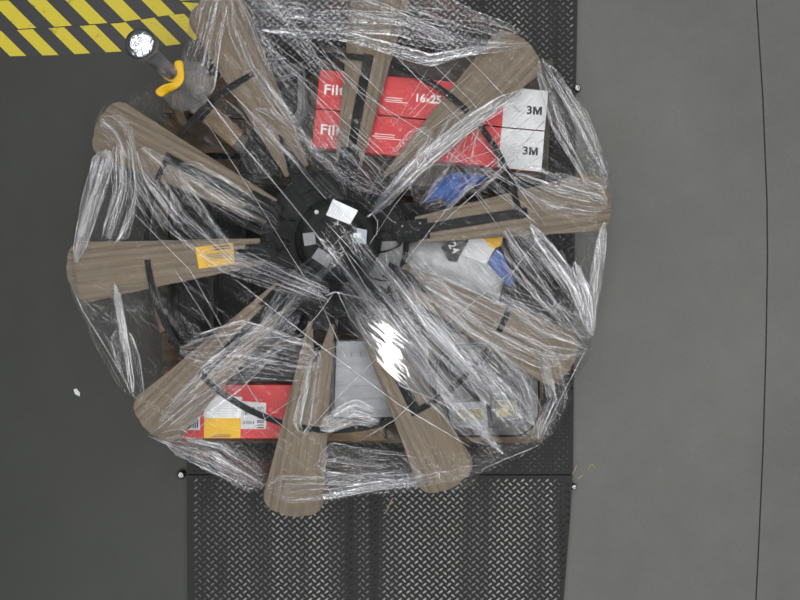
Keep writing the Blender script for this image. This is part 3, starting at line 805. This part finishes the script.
# bands of gathered film, each a strip with lengthwise folds
def band(pts, ws, m='film_band', amp=.0022, wl=.008, off=.004, seed=1, lift=0, step=.0022, zz=None):
    P = [Vector((*W(p[0], p[1], ZF+.03)[:2], 0)) for p in pts]
    ds = [0]
    for a, b in zip(P, P[1:]): ds.append(ds[-1]+(b-a).length)
    Lt = ds[-1]; NU = max(12, int(Lt/.012))
    wmax = max(ws)*pxm; NV = max(4, min(90, int(wmax/step)))
    bm = bmesh.new(); uv = bm.loops.layers.uv.new(); rows = []
    for i in range(NU+1):
        d = Lt*i/NU; j = max(q for q in range(len(ds)-1) if ds[q] <= d+1e-9) if i else 0
        t = (d-ds[j])/(ds[j+1]-ds[j]); c = P[j].lerp(P[j+1], t); wd = (ws[j]*(1-t)+ws[j+1]*t)*pxm*min(1, .3+7*d/Lt, .3+7*(1-d/Lt))
        tg = (P[j+1]-P[j]).normalized()
        if len(P) > 2:   # smooth the corner direction
            tg2 = (P[min(j+2, len(P)-1)]-P[max(0, j-1)]).normalized(); tg = (tg+tg2*.6).normalized()
        s = Vector((-tg.y, tg.x, 0)); row = []
        for k in range(NV+1):
            v = k/NV-.5; wob = noise.noise(Vector((d*6, v*4+seed*3.1, seed)))*.003
            p = c + s*(v*wd + wob)
            lat = v*wmax/wl   # fold count tied to the strip, so folds squeeze where it narrows
            h = 1-2*abs(noise.noise(Vector((lat+seed*7.7, d*2.2, seed*.5)))) + .5*noise.noise(Vector((lat*2.3, d*5, seed+9.)))
            sq = min(2.2, wmax/max(wd, .004))**.5
            z = drape(p.x, p.y) + off + lift + amp*sq*h*2
            if zz: z = zz[0]+(zz[1]-zz[0])*i/NU + amp*h*2
            row.append((bm.verts.new((p.x, p.y, z)), d, v*wmax+seed))
        rows.append(row)
    for a_, b_ in zip(rows, rows[1:]):
        for k in range(NV):
            q = (a_[k], b_[k], b_[k+1], a_[k+1]); f = bm.faces.new([w_[0] for w_ in q]); uvset(f, uv, [(w_[1], w_[2]) for w_ in q])
    if m in ('film_band', 'film_dense') and amp > .0016:
        rt = random.Random(seed*13+1); nt_ = int(max(ws)*(.38 if m == 'film_band' else .7))
        for q in range(nt_):
            v = rt.uniform(-.5, .5); u0 = rt.uniform(-.1, .8); u1 = min(1, u0 + rt.uniform(.08, .4)); u0 = max(0, u0); path = []
            dv = rt.uniform(-.12, .12)
            for i in range(max(2, int((u1-u0)*NU))+1):
                ii = min(NU, int(u0*NU)+i); rw = rows[ii]; kk = min(NV, max(0, int((v+.5+dv*i/NU)*NV)))
                co = rw[kk][0].co; path.append(co + Vector((0, 0, .0028)))
            THREADS.append((rt.choice((.00035, .0005, .0005, .0008)), path))
    return build('film_band', bm, M[m], flm, True)

def strand(pts, r=.0013, off=.009, m='strand', seed=0):
    P = []
    for a, b in zip(pts, pts[1:]):
        A, B = W(a[0], a[1], ZF+.04), W(b[0], b[1], ZF+.04); n = max(2, int((B-A).length/.03))
        for i in range(n): P.append(A.lerp(B, i/n))
    P.append(W(pts[-1][0], pts[-1][1], ZF+.04))
    Q = [Vector((p.x, p.y, drape(p.x, p.y)+off+noise.noise(Vector((p.x*9, p.y*9, seed)))*.003)) for p in P]
    rad = [r*(.75+.6*abs(noise.noise(Vector((p.x*20, p.y*20, seed+3))))) for p in P]
    bm = tube_bm(Q, rad, 6)
    return build('film_strand', bm, M[m], flm, True)

# upper left and top
band([(215, -5), (205, 40), (190, 95)], [38, 34, 46], seed=1)
band([(236, -5), (262, 60), (330, 150), (388, 196)], [44, 40, 44, 26], 'film_band', seed=2)
band([(252, -12), (292, 34), (335, 82)], [24, 22, 10], 'film_band', seed=3)
band([(255, 2), (350, 12), (470, 45), (530, 45)], [34, 40, 22, 10], 'film_band', seed=4, off=.006)
band([(262, 30), (340, 35), (430, 60), (500, 45)], [8, 12, 12, 6], 'film_dense', seed=5, off=.008)
band([(400, -10), (470, 20), (518, 34)], [40, 22, 12], seed=6)
band([(310, 20), (400, 25), (455, 42)], [22, 24, 12], 'film_band', seed=26, off=.010, wl=.006)
# left fan of folds below the upper left blade
band([(108, 150), (90, 205), (76, 262)], [26, 22, 10], 'film_dense', seed=7)
band([(125, 140), (128, 190), (112, 245)], [26, 30, 30], 'film_band', seed=8)
band([(140, 150), (180, 210), (230, 262), (330, 300)], [44, 46, 26, 18], 'film_band', seed=9, off=.007)
band([(180, 165), (230, 200), (280, 228)], [26, 34, 28], 'film_band', seed=10)
band([(103, 118), (118, 130), (130, 160)], [26, 30, 22], seed=11)
band([(200, 255), (265, 262), (330, 290)], [22, 30, 22], seed=27, wl=.006)
# wide clear sheet upper left to hub
band([(216, 94), (270, 165), (340, 245), (395, 318)], [24, 44, 52, 40], 'film_clear', amp=.0008, wl=.03, seed=12, off=.012)
# hub to lower right, the brightest bundle
band([(338, 262), (380, 310), (440, 390), (500, 448)], [14, 40, 36, 26], 'film_band', seed=13, off=.010, amp=.003)
band([(345, 285), (385, 340), (432, 405)], [20, 36, 20], 'film_band', seed=14, off=.014, wl=.02, amp=.002)
band([(390, 250), (440, 320), (490, 375), (545, 430)], [34, 58, 50, 30], 'film_band', seed=15, off=.005)
band([(410, 270), (480, 310), (545, 345), (588, 352)], [24, 50, 50, 22], 'film_band', seed=16, off=.006)
band([(470, 345), (510, 390), (535, 440)], [40, 60, 22], 'film_band', seed=28, off=.006)
# upper right blade strip to hub
band([(520, 92), (460, 130), (410, 172), (372, 216)], [14, 16, 16, 12], 'film_dense', seed=17, off=.008)
band([(430, 130), (400, 168), (368, 212)], [30, 34, 18], 'film_band', seed=18, off=.012)
band([(540, 60), (570, 120), (604, 190)], [16, 40, 26], 'film_band', seed=19)
band([(515, 175), (560, 195), (606, 205)], [30, 46, 36], 'film_band', seed=20)
band([(470, 110), (450, 170), (420, 205)], [30, 60, 50], 'film_band', seed=29, off=.005, amp=.0015)
# right side fan
band([(505, 230), (555, 290), (590, 338)], [34, 46, 18], 'film_band', seed=21)
band([(530, 225), (575, 285), (592, 335)], [12, 14, 8], 'film_dense', seed=22, off=.008)
band([(604, 222), (597, 275), (590, 330)], [8, 14, 8], 'film_dense', seed=23, off=.006)
band([(460, 240), (500, 280), (560, 335)], [30, 44, 30], 'film_band', seed=30, off=.006)
# bottom
band([(180, 350), (240, 350), (320, 365)], [20, 60, 40], 'film_band', seed=24, wl=.006)
band([(160, 430), (225, 375), (300, 310)], [26, 44, 24], 'film_band', seed=31, off=.006)
band([(268, 488), (330, 488), (425, 476)], [30, 26, 14], 'film_band', seed=25)
band([(320, 470), (395, 478), (480, 462), (540, 442)], [50, 34, 22, 16], 'film_clear', seed=32)
band([(318, 350), (302, 432)], [16, 24], 'film_band', seed=33)
band([(165, 440), (215, 458), (264, 486)], [16, 34, 26], 'film_band', seed=46, off=-.004)
band([(200, 440), (240, 462), (266, 480)], [20, 30, 20], 'film_clear', seed=47, off=-.002)
band([(318, 462), (370, 470), (424, 468)], [46, 40, 24], 'film_band', seed=48, off=-.006)
band([(322, 495), (375, 486), (430, 481)], [10, 10, 7], 'film_dense', seed=49, off=.0)
band([(320, 428), (355, 412), (380, 420)], [16, 26, 16], 'film_dense', seed=34)
band([(574, 262), (588, 300), (592, 336)], [8, 14, 9], 'film_dense', seed=42, off=.010)
band([(548, 350), (560, 400), (540, 442)], [26, 26, 14], 'film_band', seed=35)
band([(118, 330), (128, 360), (140, 400)], [24, 26, 12], 'film_band', seed=36)
band([(116, 285), (123, 330), (133, 392)], [7, 9, 6], 'film_dense', seed=41, off=.008)
band([(82, 300), (100, 340), (128, 395)], [12, 18, 10], 'film_clear', seed=37)
band([(150, 290), (185, 330), (250, 420)], [10, 18, 14], 'film_clear', seed=38)
band([(352, 234), (385, 280), (425, 330), (470, 375)], [12, 26, 26, 16], seed=43, off=.016, wl=.006)
band([(345, 270), (400, 338), (455, 404), (502, 454)], [8, 13, 11, 8], 'film_dense', seed=44, off=.018, wl=.006)
band([(378, 258), (430, 326), (482, 384)], [7, 11, 9], 'film_dense', seed=45, off=.012, wl=.006)
band([(345, 250), (300, 285), (262, 330)], [24, 30, 20], 'film_band', seed=39)
band([(255, 110), (300, 150), (345, 200)], [26, 34, 26], 'film_band', seed=40, off=.008)

# taut smooth pocket that mirrors a ceiling strip
bm = bmesh.new(); uv = bm.loops.layers.uv.new()
A, B = W(348, 308, .52), W(440, 398, .52); tg = (B-A); Lp = tg.length; tg.normalize(); sd = Vector((-tg.y, tg.x, 0)); rows = []
for i in range(25):
    t = i/24; wd = 36*pxm*math.sin(PI*min(1, max(0.0, t*.96+.02)))**.6; row = []
    for k in range(13):
        v = k/12-.5; p = A + tg*(t*Lp) + sd*(v*wd)
        cx_ = p.x-W(388, 348, .52).x; cy_ = p.y-W(388, 348, .52).y; a_l = (t-.46)*Lp; a_w = v*wd
        row.append(bm.verts.new((p.x, p.y, .528 + .046*cx_ - .02*cy_ - a_l*a_l*.17 - a_w*a_w*.22 + noise.noise(Vector((p.x*30, p.y*30, 7)))*.00022)))
    rows.append(row)
for a_, b_ in zip(rows, rows[1:]):
    for k in range(12):
        q = (a_[k], b_[k], b_[k+1], a_[k+1]); f = bm.faces.new(q); uvset(f, uv, [(v.co.dot(ux), v.co.dot(uy)) for v in q])
build('taut_pocket', bm, M['film_smooth'], flm, True)

# long rolled edges and taut lines
for i, (r, pts) in enumerate([
    (.0036, [(204, 95), (245, 148), (272, 180), (307, 222), (327, 247), (367, 297)]),
    (.0040, [(368, 218), (380, 207), (402, 188)]), (.0030, [(326, 296), (335, 292), (370, 300), (415, 340)]), (.0020, [(335, 292), (318, 315), (300, 335)]),
    (.0028, [(340, 243), (365, 285), (400, 335), (452, 398)]), (.0030, [(248, 252), (285, 272), (330, 292)]), (.0022, [(352, 236), (385, 275), (430, 325), (480, 372)]),
    (.0016, [(352, 232), (340, 240), (330, 252)]), (.0018, [(328, 225), (352, 250), (362, 262)]),
    (.0024, [(227, 88), (270, 132), (309, 180), (327, 200)]),
    (.0020, [(140, 168), (180, 215), (235, 262), (330, 300)]),
    (.0022, [(236, 280), (310, 338), (398, 404), (470, 447)]),
    (.0028, [(398, 385), (440, 402), (478, 428), (502, 454)]),
    (.0034, [(420, 372), (455, 410), (500, 452)]),
    (.0014, [(120, 200), (190, 270), (240, 360), (280, 372)]),
    (.0012, [(172, 265), (222, 345), (262, 410), (300, 440)]),
    (.0018, [(338, 292), (350, 318), (400, 385), (440, 402)]),
    (.0020, [(286, 66), (330, 108), (385, 160)]),
    (.0016, [(300, 30), (360, 92), (420, 130), (470, 168)]),
    (.0014, [(380, 8), (420, 50), (470, 100), (520, 160)]),
    (.0014, [(440, 30), (480, 70), (520, 112)]),
    (.0014, [(395, 55), (440, 100), (500, 160), (545, 225)]),
    (.0018, [(562, 250), (583, 300), (590, 338)]),
    (.0016, [(525, 262), (488, 290), (440, 330)]),
    (.0018, [(545, 232), (520, 262), (505, 285)]),
    (.0014, [(500, 285), (540, 300), (588, 320)]),
    (.0018, [(505, 225), (548, 290), (585, 345)]),
    (.0014, [(440, 150), (395, 205), (370, 245)]),
    (.0014, [(510, 150), (450, 205), (405, 262)]),
    (.0016, [(545, 120), (490, 180), (440, 225)]),
    (.0014, [(300, 440), (340, 395), (385, 350)]),
    (.0016, [(362, 440), (395, 420), (415, 400)]),
    (.0014, [(205, 120), (250, 190), (320, 300), (352, 372)]),
    (.0016, [(74, 292), (82, 310), (108, 354), (132, 395)]), (.0020, [(153, 437), (180, 448)]),
    (.0016, [(97, 150), (86, 200), (73, 262)]),
    (.0014, [(110, 160), (112, 200), (100, 240)]),
    (.0016, [(588, 345), (560, 400), (540, 444)]),
    (.0014, [(148, 436), (205, 462), (262, 487)]),
    (.0012, [(330, 500), (380, 490), (428, 485)]),
    (.0014, [(480, 470), (510, 458), (540, 446)]),
    (.0014, [(546, 72), (578, 122), (606, 176)]),
    (.0016, [(150, 435), (190, 402), (250, 365), (310, 335)]),
    (.0012, [(190, 436), (235, 395), (270, 360)]),
    (.0012, [(240, 438), (270, 415), (300, 395)]),
    (.0018, [(350, 255), (375, 285), (420, 345)]),
    (.0012, [(330, 270), (360, 300), (378, 330)]),
    (.0018, [(372, 214), (378, 222), (377, 236)]),
    (.0012, [(255, 395), (262, 412), (268, 430)]),
    ]):
    strand(pts, r*.8, seed=i*1.3)
rnd = random.Random(11)
def sprays(n, box, ang, ln, r=.0006, jit=8):
    for i in range(n):
        x = rnd.uniform(box[0], box[2]); y = rnd.uniform(box[1], box[3]); a = R(ang + rnd.gauss(0, jit)); l = ln*rnd.uniform(.5, 1.2)
        yield r*rnd.uniform(.7, 1.5), [(x, y), (x+math.cos(a)*l, y+math.sin(a)*l)]
bm_all = []
for args in [(20, (250, 10, 330, 60), 42, 90), (14, (390, 110, 470, 170), -45, 70), (18, (440, 140, 500, 190), 45, 60), (16, (440, 140, 500, 200), -42, 60),
             (22, (500, 250, 560, 300), 52, 60), (14, (340, 270, 420, 330), 50, 90), (16, (200, 345, 290, 380), -38, 60), (14, (120, 170, 170, 200), 60, 60),
             (14, (300, 0, 420, 20), 12, 90), (10, (330, 120, 380, 150), 45, 60), (14, (420, 280, 520, 320), 28, 80), (12, (430, 350, 490, 400), 52, 60)]:
    for r, pts in sprays(*args): bm_all.append((r, pts))
bm = bmesh.new()
for r, pts in bm_all:
    A, B = [W(p[0], p[1], ZF+.04) for p in pts]
    Q = []
    for i in range(7):
        p = A.lerp(B, i/6); a = math.atan2(p.y-hc.y, p.x-hc.x)
        if Vector((p.x-hc.x, p.y-hc.y)).length > hr(a)-.01: break
        Q.append(Vector((p.x, p.y, drape(p.x, p.y)+.011)))
    if len(Q) > 1: tube_bm(Q, r, 4, bm)
for r, path in THREADS:
    if len(path) > 1: tube_bm(path, r, 4, bm, False)
M['thread'] = film('stretch_film_thread', .55, .40, .2, (5, 100), .2, dens=(.1, .5), low=.5)
ft = build('film_threads', bm, M['thread'], flm, True); ft['kind'] = 'stuff'
# milky gathered tail tied at the pole: a tent of film up the pole
M['milky'] = film('stretch_film_milky', .35, .26, .8, (5, 80), dens=(.1, .5), low=.3)
bm = bmesh.new(); uv = bm.loops.layers.uv.new(); rows = []; KN = 64
for j in range(13):
    t = j/12; row = []
    for k in range(KN):
        a = 2*PI*k/KN; sp = .022 + .050*(.5+.5*math.cos(a-R(-25)))
        r_ = .023 + (sp)*t**1.2 + (.004*math.sin(k*1.57) + .006*noise.noise(Vector((k*.35, t*2, 3))))*t
        row.append(bm.verts.new((pb.x + math.cos(a)*r_, pb.y + math.sin(a)*r_, .65 - .15*t**.7)))
    rows.append(row)
for j, (a_, b_) in enumerate(zip(rows, rows[1:])):
    for k in range(KN):
        f = bm.faces.new((a_[k], b_[k], b_[(k+1) % KN], a_[(k+1) % KN]))
        uvset(f, uv, [(j*.01, k*.006), ((j+1)*.01, k*.006), ((j+1)*.01, (k+1)*.006), (j*.01, (k+1)*.006)])
build('gathered_tail', bm, M['milky'], flm, True)

# ---------------------------------------------------------------- small things on the floor
def straw(pts, z, label_, r=.0012):
    o = build('straw', tube_bm([W(x, y, z+r) for x, y in pts], r, 6), M['straw'], None, True)
    tag(o, label_, 'straw')
straw([(384, 514), (387, 510), (391.5, 500), (393, 498)], ZP+.002, 'bent dry straw on the ramp below the load', .0016)
straw([(572, 474), (575, 470), (576.5, 465)], ZP+.001, 'pale curved straw crossing the right end of the platform seam')
straw([(577, 479), (580, 477.5), (583.5, 474)], .0, 'short yellow straw lying on concrete right of the seam')
straw([(587.5, 470), (590.5, 465), (592, 464), (595, 467.5)], .0, 'kinked straw on the concrete, farthest right of the straws')
bm = prism_px([(73.5, 389.5), (76.5, 388.5), (80, 393), (79.5, 396.5), (75, 394)], .001, .003)
tag(build('paper_scrap', bm, M['chip']), 'tiny white scrap on the dark concrete left of the load', 'paper scrap')
